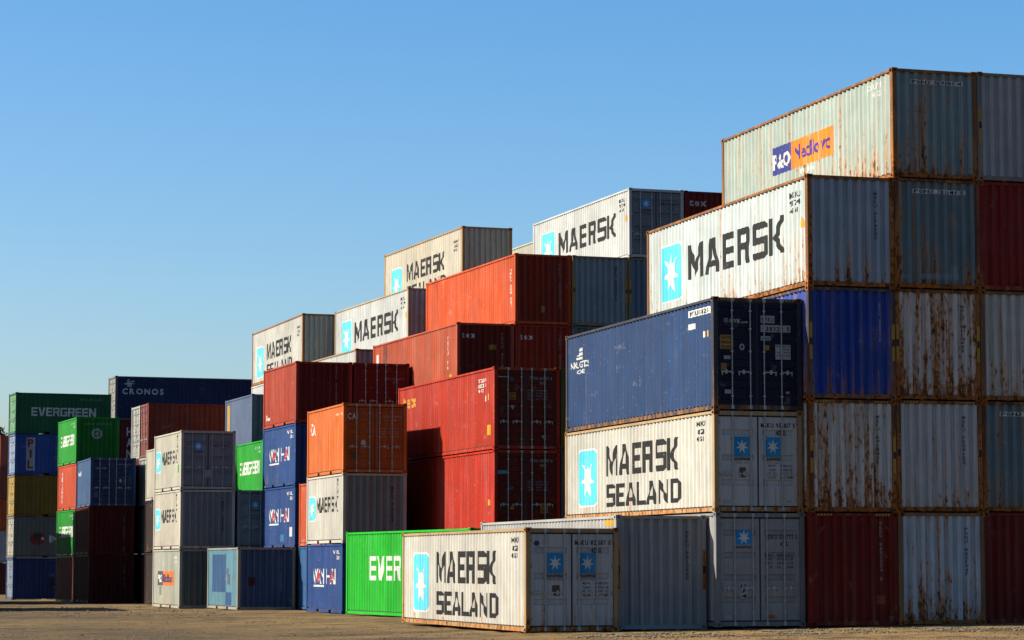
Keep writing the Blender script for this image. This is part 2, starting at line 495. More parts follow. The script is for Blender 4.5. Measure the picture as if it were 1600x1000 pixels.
# ---------------------------------------------------------------- the container
class Box:
    def __init__(s, root, L, H, front): s.root = root; s.L = L; s.H = H; s.front = front
    def decal(s, face, polys, color, name='lettering', lift=1, rust=.12):
        """painted marks that follow the wall they are on. face: L (x=0), R (x=W), F (near end)"""
        if isinstance(polys, Text) and polys.height >= .3 and len(polys.letters) > 1:
            for q in polys.letters: s.decal(face, q, color, 'letter', lift, rust)
            return
        L = s.L; V = []; F = []; e = .004 * lift
        if face in 'LR': pr = side_profile(L)
        elif s.front == 'end': pr = end_profile()
        else: pr = [(0, DY), (W, DY)]
        if face == 'P': pr = [(0, 0.0), (W, 0.0)]
        if face == 'H': pr = [(0, .008), (W, .008)]
        if face == 'L': pr = [(L - y, o) for y, o in reversed(pr)]
        if face in 'LR': pr = [(0, .0)] + pr + [(L, .0)]
        for poly in polys:
            lo = min(p[0] for p in poly); hi = max(p[0] for p in poly)
            for (a, oa), (b, ob) in zip(pr, pr[1:]):
                if b <= lo or a >= hi or b - a < 1e-6: continue
                c = clip(poly, a, b)
                if not c: continue
                n = len(V)
                for u, v in c:
                    o = oa + (ob - oa) * (u - a) / (b - a) - e
                    if face == 'L': V.append((o, L - u, v))
                    elif face == 'R': V.append((W - o, u, v))
                    else: V.append((u, o, v))
                F.append(tuple(range(n, len(V))))
        if not F: return
        o = link(name, mk_mesh(name, V, F), PAINT, s.root, color, rust)
        if name == 'lettering': o['kind'] = 'stuff'          # small print, too fine to pick apart
        return o

NPOST = [0]
def container(X, Y, Z, rot, L, H, color, rust, frust=None, front='end', label='', group=None, detail=1, door='ribbed', fcol=None, decals=None, ecol=None):  # ecol: separate front-end colour; most are darkened to put shade into them
    root = bpy.data.objects.new('shipping_container', None); COL.objects.link(root)
    root.empty_display_size = .5
    root.location = (X, Y, Z); root.rotation_euler = (0, 0, R(rot))
    root['label'] = label; root['category'] = 'container'
    if group: root['group'] = group
    fr = (rust if frust is None else frust) * .80
    fc = fcol or color
    K = (L, H)
    for s in (0, 1): link('side_wall', cached(('side', s) + K, lambda: m_side(L, H, s)), PAINT, root, color, rust)
    link('end_wall', cached(('end', 1) + K, lambda: m_end(L, H, 1)), PAINT, root, color, rust)
    link('roof', cached(('roof',) + K, lambda: m_roof(L, H)), PAINT, root, color, rust)
    link('underfloor', cached(('floor',) + K, lambda: m_floor(L, H)), DARKIN, root)
    for sx in (0, 1):
        for sy in (0, 1):
            link('corner_post', cached(('post', sx, sy) + K, lambda: m_post(L, H, sx, sy)), PAINT, root, fc, fr)
            for sz in (0, 1):
                link('corner_casting', cached(('cast', sx, sy, sz), lambda: m_cast(sx, sy, sz)), PAINT, root, fc, fr, (W * sx, L * sy, H * sz))
    for s in (0, 1):
        link('top_side_rail', cached(('trail', s) + K, lambda: m_toprail(L, H, s)), PAINT, root, fc, fr)
        link('bottom_side_rail', cached(('brail', s) + K, lambda: m_botrail(L, H, s)), PAINT, root, fc, fr)
        dr = front == 'door' and s == 0
        link('end_header', cached(('head', s, dr) + K, lambda: m_head(L, H, s, dr)), PAINT, root, fc, fr)
        link('end_sill', cached(('sill', s, dr) + K, lambda: m_sill(L, H, s, dr)), PAINT, root, fc, fr)
    if front == 'door':
        for i in (0, 1):
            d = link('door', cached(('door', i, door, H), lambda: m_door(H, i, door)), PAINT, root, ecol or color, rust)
            for j in (0, 1):
                x = BARX[i][j]
                link('locking_bar', cached(('bar', x, H), lambda: m_bar(H, x)), STEEL, d)
                dd = -.30 if (i, j) in ((0, 0),) else (.30 if (i, j) == (1, 1) else (-.34 if (i, j) == (0, 1) else .34))
                link('door_handle', cached(('hand', x, H), lambda: m_handle(H, x, dd)), STEEL, d)
            if detail:
                for k in range(4): link('hinge', cached(('hinge', i, k, H), lambda: m_hinge(H, i, k)), PAINT, d, fc, fr)
        link('door_gasket', cached(('gask', H), lambda: m_gasket(H)), RUBBER, root)
    else:
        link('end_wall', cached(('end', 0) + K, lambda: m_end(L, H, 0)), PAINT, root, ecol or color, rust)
    b = Box(root, L, H, front)
    if decals:
        for d in decals: d(b)
    return root

# ---------------------------------------------------------------- liveries (marks as they stand on the boxes)
BLACK = (.012, .012, .013); WHITE = (.62, .62, .58); CYAN = (.09, .58, .74); STARBLUE = (.02, .25, .52)
YEL = (.55, .30, .02); ORG = (.55, .16, .015)
def star_panel(b, u0, v0, u1, v1, face='L'):
    b.decal(face, rrect(u0, v0, u1, v1, .12), WHITE, 'logo_border', 1)
    b.decal(face, rrect(u0 + .06, v0 + .06, u1 - .06, v1 - .06, .10), CYAN, 'logo_panel', 2)
    b.decal(face, star_polys((u0 + u1) / 2, (v0 + v1) / 2, (u1 - u0) * .36, (v1 - v0) * .40), WHITE, 'logo_star', 3)
def maersk_big(b):
    star_panel(b, 1.12, .55, 2.86, 2.28)
    b.decal('L', text_polys('MAERSK', 3.38, 10.6, 1.05, 2.05), BLACK)
    b.decal('L', text_polys('MSKU', 10.95, 11.6, 2.40, 2.55, 'bold') + text_polys('9174', 10.95, 11.6, 2.2, 2.34, 'bold') + text_polys('45G1', 10.95, 11.5, 2.0, 2.13, 'bold'), BLACK)
    b.decal('L', [[(11.62, 1.55), (11.92, 1.55), (11.77, 1.85)]], YEL, 'warning_placard')
def sealand(b):
    star_panel(b, 1.2, .33, 2.82, 2.03)
    b.decal('L', text_polys('MAERSK', 3.6, 9.55, 1.17, 2.03), BLACK)
    b.decal('L', text_polys('SEALAND', 3.65, 9.65, .30, .94), BLACK)
    b.decal('L', text_polys('MSKU', 10.9, 11.5, 2.22, 2.36, 'bold') + text_polys('821', 10.95, 11.45, 2.02, 2.15, 'bold') + text_polys('42G1', 10.9, 11.3, 1.84, 1.96, 'bold'), BLACK)
def maersk20(b):
    star_panel(b, .30, .85, 1.42, 1.85)
    b.decal('L', text_polys('MAERSK', 1.62, 5.15, 1.18, 1.76), BLACK)
    b.decal('L', vtext_polys('MSKU', 5.05, .16, 2.42, .15, 'bold'), BLACK)
def doortext(l1, l2, col, x0=1.30, x1=2.24, z=2.16, h=.12):
    def f(b):
        b.decal('F', text_polys(l1, x0, x1, z, z + h, 'bold') + text_polys(l2, x0 + (x1 - x0) * .45, x0 + (x1 - x0) * .72, z - h * 1.6, z - h * .6, 'bold'), col)
    return f
def smallprint(col, x0=1.46, x1=2.18, z=1.42, rows=4):
    def f(b):
        P = []
        for i in range(rows):
            P += text_polys(['MGW', 'TARE', 'NET', 'CU.CAP'][i % 4], x0, x0 + .2, z - i * .1, z - i * .1 + .055, 'bold')
            P += text_polys(['30480 KG', '67200 LB', '3900 KG', '67.7 CBM'][i % 4], x0 + .32, x1, z - i * .1, z - i * .1 + .055, 'bold')
        b.decal('F', P, col)
    return f
def door_stars(two=True, z=1.5, s=.46):
    def f(b):
        for x in ([.57, 1.42] if two else [.57]):
            b.decal('F', [RC(x, z, x + .42, z + s)], STARBLUE, 'logo_panel', 1)
            b.decal('F', star_polys(x + .21, z + s / 2, .175, .19), WHITE, 'logo_star', 2)
            b.decal('F', text_polys('MAERSK', x, x + .42, z - .10, z - .035), BLACK, lift=1)
            if two: b.decal('F', text_polys('SEALAND', x + .03, x + .40, z - .19, z - .125), (.45, .28, .18), lift=1)
    return f
def placard(x0, z0, x1, z1, col, face='F', name='placard', txt=None, tcol=BLACK):
    def f(b):
        b.decal(face, [RC(x0, z0, x1, z1)], col, name, 1)
        if txt:
            n = len(txt); h = (z1 - z0) / n
            for i, t in enumerate(txt):
                b.decal(face, text_polys(t, x0 + .03, x1 - .03, z1 - (i + .85) * h, z1 - (i + .2) * h, 'bold'), tcol, 'lettering', 2)
    return f
def hazard(b):
    for x0 in (.20, W - .62):
        P = [[(x0 + i * .085, b.H - .088), (x0 + i * .085 + .04, b.H - .088), (x0 + i * .085 + .075, b.H - .034), (x0 + i * .085 + .035, b.H - .034)] for i in range(5)]
        b.decal('H', P, (.45, .30, .06), 'hazard_stripes', 1)
def vnum(txt, col, x=1.92, z=2.5, dv=.12, w=.085):
    return lambda b: b.decal('F', vtext_polys(txt, x, w, b.H - (2.896 - z) if b.H < 2.8 else z, dv, 'bold'), col)
def strip_num(txt):
    def f(b):
        b.decal('F', [RC(.55, b.H - .40, 2.05, b.H - .28)], WHITE, 'number_panel', 1)
        b.decal('F', text_polys(txt, .60, 2.0, b.H - .385, b.H - .295, 'bold'), BLACK, 'lettering', 2)
    return f
def side_num(txt, col, u=11.2, z=2.4, dv=.14):
    return lambda b: b.decal('L', vtext_polys(txt, u if b.L > 7 else u - 6.1, .11, z, dv, 'bold'), col)
def pon_side(b):
    L = b.L
    if L > 7:
        b.decal('L', [RC(3.9, 1.19, 5.37, 2.0)], (.03, .04, .22), 'logo_panel', 1); b.decal('L', [RC(5.37, 1.19, 8.26, 2.0)], (.75, .20, .01), 'logo_panel', 1)
        b.decal('L', text_polys('P&O', 4.02, 5.25, 1.36, 1.80, 'bold', .06), WHITE, 'lettering', 2)
        b.decal('L', text_polys('Nedlloyd', 5.55, 8.1, 1.42, 1.85, 'bold', .06), (.05, .03, .20), 'lettering', 2)
        b.decal('L', text_polys('PONU 769', 10.5, 11.5, 2.52, 2.66, 'bold') + text_polys('45G1', 10.9, 11.4, 2.30, 2.44, 'bold'), WHITE)
        b.decal('L', text_polys('10.4m', 6.0, 6.9, .98, 1.12, 'bold'), WHITE)
    else:
        b.decal('L', [RC(1.05, .98, 2.2, 1.62)], (.08, .07, .09), 'logo_panel', 1); b.decal('L', [RC(2.2, .98, 4.6, 1.62)], (.70, .17, .02), 'logo_panel', 1)
        b.decal('L', text_polys('P&O', 1.15, 2.1, 1.12, 1.48, 'bold', .06), WHITE, 'lettering', 2)
        b.decal('L', text_polys('Nedlloyd', 2.35, 4.45, 1.14, 1.50, 'bold', .06), (.06, .04, .12), 'lettering', 2)
        b.decal('L', [RC(1.35, .55, 2.0, .95)], (.20, .19, .16), 'paint_patch', 1)
        b.decal('L', text_polys('PONU', 4.6, 5.5, 2.16, 2.28, 'bold') + text_polys('22G1', 4.8, 5.4, 1.98, 2.09, 'bold'), WHITE)
def evergreen(face, L, v0=1.2, v1=2.03, c=WHITE):
    def f(b):
        u0, u1 = (2.45, 9.9) if L > 7 else (.78, 5.1)
        b.decal(face, text_polys('EVERGREEN', u0, u1, v0, v1, 'block', .10), c)
    return f
def evergreen20(b):
    b.decal('L', text_polys('EVERGREEN', .85, 5.2, 1.05, 1.66, 'block', .08), WHITE)
    b.decal('L', text_polys('EISU 337', 4.1, 5.6, 2.2, 2.3, 'bold') + text_polys('22G1', 4.9, 5.4, 2.02, 2.12, 'bold'), (.35, .55, .35))
def wanhai(b):
    white = []; red = []
    b.decal('L', text_polys('WAN', 1.15, 2.95, 1.08, 1.68, 'plain', .06), WHITE)
    b.decal('L', text_polys('HAI', 3.35, 4.85, 1.08, 1.68, 'plain', .08), WHITE)
    b.decal('L', text_polys('A', 1.75, 2.35, 1.15, 1.62, 'bold'), (.5, .02, .02), 'lettering', 2)
    b.decal('L', text_polys('A', 3.95, 4.55, 1.15, 1.62, 'bold'), (.5, .02, .02), 'lettering', 2)
    b.decal('L', [RC(1.15, .96, 2.95, 1.03)], WHITE, 'paint_line', 1)
    b.decal('L', text_polys('WHLU', 4.5, 5.5, 2.20, 2.34, 'bold') + text_polys('22G1', 4.9, 5.45, 2.0, 2.13, 'bold'), WHITE)
def tex_end(b):
    b.decal('F', text_polys('tex', .22, .80, 2.28, 2.52, 'bold'), WHITE)
def tex_side_yellow(b):
    b.decal('L', text_polys('tex', .55, 2.4, 2.05, 2.55, 'bold'), YEL)
    b.decal('L', text_polys('TGHU', 10.3, 11.2, 2.42, 2.55, 'bold') + text_polys('6013', 10.3, 11.2, 2.24, 2.37, 'bold') + text_polys('45G1', 10.3, 10.9, 2.07, 2.19, 'bold'), WHITE)
    b.decal('L', [RC(11.0, 1.72, 11.2, 1.92)], WHITE, 'placard'); b.decal('L', [RC(11.3, 1.75, 11.5, 1.98)], YEL, 'placard')
    b.decal('L', [RC(11.25, .52, 11.62, .88)], YEL, 'placard')
def tex_side_mark(b):
    b.decal('L', vtext_polys('TEXU 74', 10.9, .12, 2.4, .2, 'bold'), WHITE)
    b.decal('L', [RC(11.0, .55, 11.3, .85)], YEL, 'placard')
def nyk_side(b):
    b.decal('L', [[(.9, 2.10), (1.5, 2.10), (1.5, 2.18), (1.0, 2.16)], [(1.0, 2.20), (1.5, 2.22), (1.5, 2.32), (1.15, 2.28)], [(1.15, 2.32), (1.5, 2.35), (1.5, 2.48), (1.3, 2.42)], RC(1.46, 2.48, 1.52, 2.62)], WHITE, 'logo_sail')
    b.decal('L', text_polys('NYK LOGISTICS', .45, 2.0, 1.86, 2.05, 'bold', .05), WHITE)
    b.decal('L', text_polys('BOXES', .85, 1.8, 1.68, 1.80, 'bold'), WHITE)
    b.decal('L', [RC(10.35, 2.50, 11.85, 2.68)], WHITE, 'number_panel', 1)
    b.decal('L', text_polys('NYKU4383205', 10.42, 11.78, 2.53, 2.65, 'bold'), BLACK, 'lettering', 2)
    b.decal('L', [RC(10.35, 2.18, 10.75, 2.33)], WHITE, 'number_panel', 1)
    b.decal('L', [RC(11.42, 1.90, 11.52, 2.06)], WHITE, 'placard', 1); b.decal('L', [RC(11.66, 1.90, 11.78, 2.06)], YEL, 'placard', 1)
def nyk_door(b):
    b.decal('F', [RC(.30, 2.26 + i * .035, .42, 2.28 + i * .035) for i in range(3)], (.45, .25, .3), 'logo_flag')
    b.decal('F', text_polys('NYK', .46, .76, 2.24, 2.34, 'bold', .05, .2) + text_polys('LINE', .78, .96, 2.24, 2.28, 'bold'), WHITE)
    placard(1.32, 2.25, 1.70, 2.44, (.42, .42, .40), txt=['NYKU'])(b)
    placard(1.32, 2.02, 2.14, 2.20, (.42, .42, .40), txt=['438320 5'])(b)
    placard(1.32, 1.80, 1.58, 1.91, (.42, .42, .40), txt=['4500'])(b)
    placard(.20, 1.56, .56, 1.92, (.42, .20, .03), txt=['CAUTION', 'HIGH', 'TRAFFIC'])(b)
    b.decal('F', disc(.80, 1.62, .07, .085), (.40, .40, .40), 'round_sticker', 1)
    b.decal('F', disc(.80, 1.62, .035, .045), (.02, .02, .05), 'round_sticker', 2)
    placard(1.44, 1.55, 1.55, 1.68, (.42, .22, .03))(b)
    b.decal('F', [RC(1.72, 1.32, 2.14, 1.70)], (.42, .42, .40), 'data_plate', 1)
    b.decal('F', text_polys('MAX GROSS', 1.74, 2.12, 1.64, 1.68, 'bold') + text_polys('30480', 1.92, 2.12, 1.56, 1.60, 'bold') + text_polys('TARE 3970', 1.74, 2.12, 1.48, 1.52, 'bold') + text_polys('CU CAP', 1.74, 2.12, 1.40, 1.44, 'bold'), BLACK, 'lettering', 2)
    placard(.30, 1.30, .48, 1.39, (.36, .36, .36))(b); placard(.22, .95, .38, 1.20, (.30, .15, .04))(b)
    placard(.32, .42, .50, .52, (.40, .40, .40))(b); placard(2.0, .44, 2.10, .50, (.40, .40, .40))(b)
def red_door(kind):
    def f(b):
        doortext('TEXU 601307 8', '45G1', (.34, .30, .28), 1.32, 2.16, 2.46, .10)(b)
        smallprint((.24, .21, .2), 1.24, 1.98, 2.05 if kind else 1.75)(b)
        b.decal('F', disc(.66, 2.45 if kind else 1.55, .07, .07), (.03, .10, .22), 'round_sticker')
        if kind:
            placard(.55, 1.74, .82, 2.0, (.42, .16, .02), txt=['CAUTION', 'HIGH'])(b)
            b.decal('F', [[(.60, 1.54), (.69, 1.38), (.78, 1.54)]], (.36, .36, .36), 'triangle_sticker')
            b.decal('F', [RC(.14, 2.52, .48, 2.56)], (.36, .30, .24), 'paint_line')
            placard(.20, 1.26, .36, 1.50, (.06, .045, .035))(b); placard(1.78, .42, 1.92, .50, (.40, .40, .40))(b)
        else:
            placard(.14, 2.04, .50, 2.16, (.10, .26, .32))(b)
            b.decal('F', [[(.58, .80), (.76, .80), (.67, .98)]], (.45, .22, .02), 'triangle_sticker')
            placard(1.72, .68, 2.0, 1.02, (.45, .20, .02), txt=['CAUTION', 'HIGH'])(b); placard(.14, .8, .32, 1.0, (.05, .04, .03))(b)
    return f
def post_labels(b):
    for x0 in (.012, W - .118):
        b.decal('P', [RC(x0 + .01, 1.02, x0 + .10, 2.02)], (.50, .15, .015), 'height_label', 1)
        b.decal('P', [RC(x0 + .02, 1.42, x0 + .09, 1.62)], (.02, .02, .02), 'height_label', 2)
        b.decal('P', vtext_polys('9FT6', x0 + .055, .045, 1.98, .12, 'bold') + vtext_polys('HIGH', x0 + .055, .045, 1.38, .09, 'bold'), (.06, .02, .01), 'lettering', 2)
def post_yellow(b):
    for x0 in (.012, W - .118):
        b.decal('P', [RC(x0 + .015, 1.0, x0 + .095, 1.95)], (.40, .22, .02), 'height_label', 1)
        b.decal('P', [RC(x0 + .02, 1.38, x0 + .09, 1.56)], (.03, .03, .02), 'height_label', 2)

# ---------------------------------------------------------------- ground
def smoothstep(a, b, t):
    t = max(0., min(1., (t - a) / (b - a))); return t * t * (3 - 2 * t)
def gz(x, y):
    z = -.0052 * (min(max(y, 62), 600) - 62)
    f = 1 - smoothstep(66, 92, y)
    z += .0125 * max(-12, min(12, x - 25.0)) * f
    return z
def gbump(x, y):
    n = noise.fractal(Vector((x * .11, y * .8, 3.1)), 1.0, 2.0, 4)
    n2 = noise.fractal(Vector((x * 1.3, y * 1.7, 8.2)), 1.0, 2.0, 3)
    return -.030 + .028 * max(-1, min(1, n)) + .016 * max(-1, min(1, n2))
def axis(parts):
    out = []
    for a, b, st in parts:
        n = max(1, round((b - a) / st)); out += [a + (b - a) * i / n for i in range(n)]
    return out + [parts[-1][1]]
gx = axis([(-3000, -300, 450), (-300, -20, 40), (-20, 2, 2), (2, 34, .22), (34, 70, 2), (70, 400, 40), (400, 3000, 430)])
gy = axis([(-400, -20, 60), (-20, 44, 4), (44, 64, .16), (64, 120, .40), (120, 180, 2), (180, 400, 20), (400, 4000, 300)])
V = []; F = []
for y in gy:
    for x in gx:
        near = 0 <= x <= 40 and 40 <= y <= 170
        V.append((x, y, gz(x, y) + (gbump(x, y) if near else -.02)))
c = len(gx)
F = [(j * c + i, j * c + i + 1, (j + 1) * c + i + 1, (j + 1) * c + i) for j in range(len(gy) - 1) for i in range(c - 1)]
ground = link('ground', mk_mesh('ground', V, F, True), GROUND, None)
ground['kind'] = 'structure'; ground['label'] = 'tan compacted sand and gravel yard with wheel ruts'

# gravel thrown up along the foot of the front stacks
STONE = plain('gravel_stone', (.085, .061, .033), .95, 0, .7, 3)
SV = []; SF = []
def stone(x, y, r):
    n = len(SV); z = gz(x, y) + gbump(x, y)
    a = random.uniform(0, 6.28)
    for k, (dz, rr) in enumerate(((-.25, .9), (.35, .8))):
        for i in range(5):
            t = a + 2 * math.pi * i / 5 + k * .5; q = r * rr * random.uniform(.7, 1.2)
            SV.append((x + q * math.cos(t) * 1.25, y + q * math.sin(t), z + r * dz * random.uniform(.8, 1.1)))
    SV.append((x, y, z + r * random.uniform(.5, .75)))
    for i in range(5):
        j = (i + 1) % 5
        SF.append((n + i, n + j, n + 5 + j, n + 5 + i)); SF.append((n + 5 + i, n + 5 + j, n + 10))
for i in range(17000):
    if i < 3000:                                      # clods thrown up in front of the tall stacks
        x = random.uniform(19, 33); y = 58.3 + random.gauss(0, .8) - (x - 26) * .05
        r = random.choice((.012, .02, .03, .045, .06))
        if noise.noise(Vector((x * .7, y * .9, 1))) < -.02: continue
    else:
        x = random.uniform(3, 33); y = random.uniform(47, 125) if i % 3 else random.uniform(47, 66)
        if noise.noise(Vector((x * .25, y * .4, 4))) < -.05: continue
        r = random.choice((.012, .018, .025, .035))
        if (x > 18.6 and y > 61) or (x > 20.5 and y > 76): continue
        if y > 90: r *= 1.6
    stone(x, y, r)
gr = link('gravel', mk_mesh('gravel', SV, SF), STONE, None)
gr['kind'] = 'stuff'; gr['label'] = 'loose gravel strewn over the sandy yard'; gr['category'] = 'gravel'

# ---------------------------------------------------------------- stacks
KL = {40: L40, 20: L20}; KH = {'S': HS, 'H': HH}
def filler(k, h, n):
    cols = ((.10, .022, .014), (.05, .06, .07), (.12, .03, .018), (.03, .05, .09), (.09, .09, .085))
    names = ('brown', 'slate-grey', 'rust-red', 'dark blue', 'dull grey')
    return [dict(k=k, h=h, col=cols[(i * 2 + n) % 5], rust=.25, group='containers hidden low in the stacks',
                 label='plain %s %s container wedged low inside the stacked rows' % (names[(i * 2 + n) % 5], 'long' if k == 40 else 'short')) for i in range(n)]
FILL_N = [0]
def stack(X, Y, rot, items, base=None, jx=.003, jy=.05, corner='left'):
    L0 = KL[items[0]['k']]
    if base is None:
        c = Matrix.Rotation(R(rot), 2) @ Vector((W / 2, L0 / 2)); base = gz(X + c.x, Y + c.y) - .012
    z = base
    if corner == 'broadside':           # X, Y is the near-left corner of a box whose long side faces -Y
        v = Matrix.Rotation(R(rot), 2) @ Vector((W, 0)); X -= v.x; Y -= v.y
    for i, it in enumerate(items):
        L, H = KL[it['k']], KH[it['h']]
        rx = random.uniform(-jx, jx); ry = random.uniform(-jy, jy); rr = random.uniform(-.08, .08)
        lab = it.get('label') or 'dark weathered container in the hidden core of the stacked rows'
        container(X + rx + it.get('dx', 0), Y + ry + it.get('dy', 0), z, rot + rr, L, H, it['col'], it.get('rust', .2), it.get('frust'), it.get('front', 'end'),
                  lab, it.get('group'), it.get('detail', 1), it.get('door', 'ribbed'), it.get('fcol'), it.get('dec'), it.get('ecol'))
        z += H + .003
    return z

GREY = (.31, .305, .295); PALE = (.46, .47, .45); CREAM = (.47, .45, .39); REDT = (.32, .018, .002); ORRED = (.50, .066, .008); MAROON = (.155, .009, .003)
RUSTY = (.60, .58, .54); PON = (.345, .41, .36); PONB = (.15, .215, .235); NAVY = (.012, .042, .125); GREEN = (.012, .27, .028)
RUSTF = (.10, .035, .016)
LG = (.34, .34, .34)
gF = 'front row of tall stacks'; gM = 'rear rows of stacked containers'; gB = 'short containers stacked across the yard'; gD = 'far stacks of the yard'

# front row --------------------------------------------------------------
stack(19.12, 62.02, 0, [dict(ecol=(.50, .495, .475), k=40, h='S', col=CREAM, rust=.34, frust=.75, fcol=(.36, .24, .12), front='door', group=gF,
    label='cream two-line lettered container with a cyan star, on the ground beside the green one',
    dec=[sealand, door_stars(True, 1.46, .5), doortext('MSKU 821387 0', '42G1', BLACK), smallprint((.03, .03, .03), 1.5, 2.18, 1.18),
         placard(.70, .90, .90, 1.16, (.12, .075, .03)),
         lambda b: b.decal('F', disc(.30, 2.2, .08, .075, 6), (.03, .06, .12), 'round_sticker')])], base=-.072)
stack(21.63, 62.35, 0, [dict(k=40, h='H', col=GREY, rust=.08, frust=.12, group=gF,
    label='clean grey high container on the ground with orange strips on both corner posts',
    dec=[hazard, post_labels, vnum('MSKU 9310465', (.09, .10, .12), 1.93, 2.5, .105, .065), lambda b: b.decal('L', [RC(11.25, 2.62, 11.9, 2.78)], YEL, 'height_label')])], base=-.045)
stack(24.10, 61.86, 0, [
    dict(k=40, h='H', col=(.30, .295, .285), rust=.24, frust=.30, front='door', group=gF, fcol=(.20, .20, .20),
         label='dark grey container with one small star on its doors, foot of the navy-topped stack',
         dec=[hazard, door_stars(False, 2.08, .36), doortext('MSKU 632773 5', '45G1', (.03, .03, .03), 1.38, 2.24, 2.22, .11), smallprint((.04, .04, .04), 1.36, 2.12, 1.78),
              placard(.66, .72, .88, 1.10, (.36, .37, .37), txt=['13', '7', '4']), placard(.24, .20, .44, .30, (.34, .34, .34)), placard(.66, .22, .90, .29, (.28, .28, .36)),
              placard(1.40, .20, 1.62, .30, (.40, .13, .02)), placard(1.98, .22, 2.16, .27, (.34, .34, .36)),
              lambda b: b.decal('F', disc(.45, .95, .05, .08), (.16, .28, .40), 'round_sticker'), placard(.26, .80, .38, .88, (.40, .30, .18))]),
    dict(ecol=(.50, .495, .475), k=40, h='S', col=CREAM, rust=.30, frust=.70, fcol=(.38, .27, .14), front='door', group=gF,
         label='cream container with two-line black lettering under the navy-blue one',
         dec=[sealand, door_stars(True, 1.42, .5), doortext('MSKU 953817 5', '42G1', BLACK), smallprint((.03, .03, .03), 1.5, 2.16, 1.16), placard(.70, .88, .88, 1.14, (.12, .075, .03)),
              placard(.28, .22, .46, .32, (.36, .36, .36)), placard(2.0, .24, 2.12, .31, (.36, .36, .36))]),
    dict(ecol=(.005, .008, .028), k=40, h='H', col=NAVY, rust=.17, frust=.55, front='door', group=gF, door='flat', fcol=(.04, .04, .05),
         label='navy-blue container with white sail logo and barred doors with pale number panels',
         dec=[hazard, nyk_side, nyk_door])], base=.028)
stack(26.55, 61.48, 0, [
    dict(k=40, h='H', col=MAROON, rust=.14, frust=.3, group=gF, label='maroon container end on the ground under the first rust-streaked grey end',
         dec=[vnum('GLDU 0697234 5', (.26, .22, .19), 1.97, 2.68, .11, .06), placard(1.86, .56, 2.1, .78, (.26, .06, .02)), hazard]),
    dict(k=40, h='H', col=RUSTY, rust=.71, frust=.9, fcol=RUSTF, group=gF, label='rust-streaked grey container end between a maroon one and the royal-blue one',
         dec=[hazard, vnum('MSKU 6914821', (.09, .10, .12), 1.93, 2.5, .105, .065), post_yellow]),
    dict(k=40, h='H', col=(.022, .060, .32), rust=.46, frust=.72, fcol=(.05, .045, .06), group=gF, label='royal-blue container end with dark scuffs, under the pale lettered container',
         dec=[vnum('MSCU 9385415', (.30, .32, .36), 2.0, 2.5, .085, .055), post_yellow]),
    dict(ecol=(.34, .40, .46), k=40, h='H', col=(.48, .54, .52), rust=.48, frust=.88, fcol=(.20, .085, .035), group=gF,
         label='pale blue-white container with large single-line black lettering and cyan star, on the royal-blue one',
         dec=[maersk_big, vnum('MSKU 9174230', (.09, .10, .12), 1.93, 2.5, .105, .065)])], base=.034)
stack(29.00, 61.5, 0, [
    dict(k=40, h='H', col=(.48, .54, .58), rust=.62, frust=.8, fcol=(.20, .12, .06), group=gF, label='pale blue-grey rusting container end on the ground between two maroon ends',
         dec=[vnum('PONU 8021947', (.09, .10, .12), 1.93, 2.5, .105, .065)]),
    dict(k=40, h='H', col=(.54, .54, .52), rust=.48, frust=.9, fcol=RUSTF, group=gF, label='pale grey container end with little rust and orange post strips, second in its stack',
         dec=[hazard, vnum('MSKU 7209152', (.09, .10, .12), 1.93, 2.5, .105, .065), post_labels]),
    dict(k=40, h='H', col=(.62, .58, .53), rust=.75, frust=.92, fcol=RUSTF, group=gF, label='whitish container end with heavy orange rust drips beside the royal-blue one',
         dec=[vnum('MSKU 8110433', (.09, .10, .12), 1.93, 2.5, .105, .065), post_yellow]),
    dict(k=40, h='H', col=PONB, rust=.55, frust=.85, fcol=RUSTF, group=gF, label='dull blue-green container end with white number strip and pale scraped patches',
         dec=[strip_num('PONU 721648 5'), lambda b: b.decal('F', [RC(.72, .26, 1.85, .40), RC(.72, .40, .80, .78), RC(1.62, .40, 1.85, .62), RC(.18, .26, .42, .36)], (.22, .28, .30), 'scraped_patch')]),
    dict(ecol=(.24, .32, .33), k=40, h='H', col=PON, rust=.57, frust=.92, fcol=(.19, .085, .035), group=gF,
         label='pale grey-green container with blue and orange logo panel, topmost of the tallest stack',
         dec=[pon_side, strip_num('PONU 769850 4')])], base=.055)
stack(31.45, 61.55, 0, [
    dict(k=40, h='H', col=MAROON, rust=.12, frust=.3, group=gF, label='maroon container end on the ground right of the blue-grey rusting one', dec=[vnum('TEXU 4401187', (.25, .2, .18))]),
    dict(k=40, h='H', col=PONB, rust=.55, frust=.9, fcol=RUSTF, group=gF, label='rusty blue container end with white number strip, on the maroon container', dec=[strip_num('PONU 734112 0')]),
    dict(k=40, h='H', col=(.56, .53, .47), rust=.50, frust=.85, fcol=(.16, .09, .05), group=gF, label='beige-grey rusty container end, third up beside the whitish rust-dripped one', dec=[vnum('MSKU 6120875', (.09, .10, .12), 1.93, 2.5, .105, .065)]),
    dict(k=40, h='H', col=(.21, .010, .004), rust=.16, frust=.55, group=gF, label='red container end high in the stack, under a grey one', dec=[vnum('CAXU 9471105', (.2, .15, .13))]),
    dict(k=40, h='H', col=(.40, .40, .40), rust=.18, frust=.55, fcol=(.2, .19, .18), group=gF, label='plain grey container end with yellow post strip, next to the top pale grey-green container', dec=[post_yellow, hazard])], base=.07)

# green container lying behind the front row ---------------------------------
stack(22.51, 78.82, 5.3, [dict(k=40, h='H', col=(.004, .35, .012), rust=.04, frust=.10, group=gF, label='bright green container with white lettering on the ground behind the lone cream one',
    dec=[evergreen('L', L40)])])

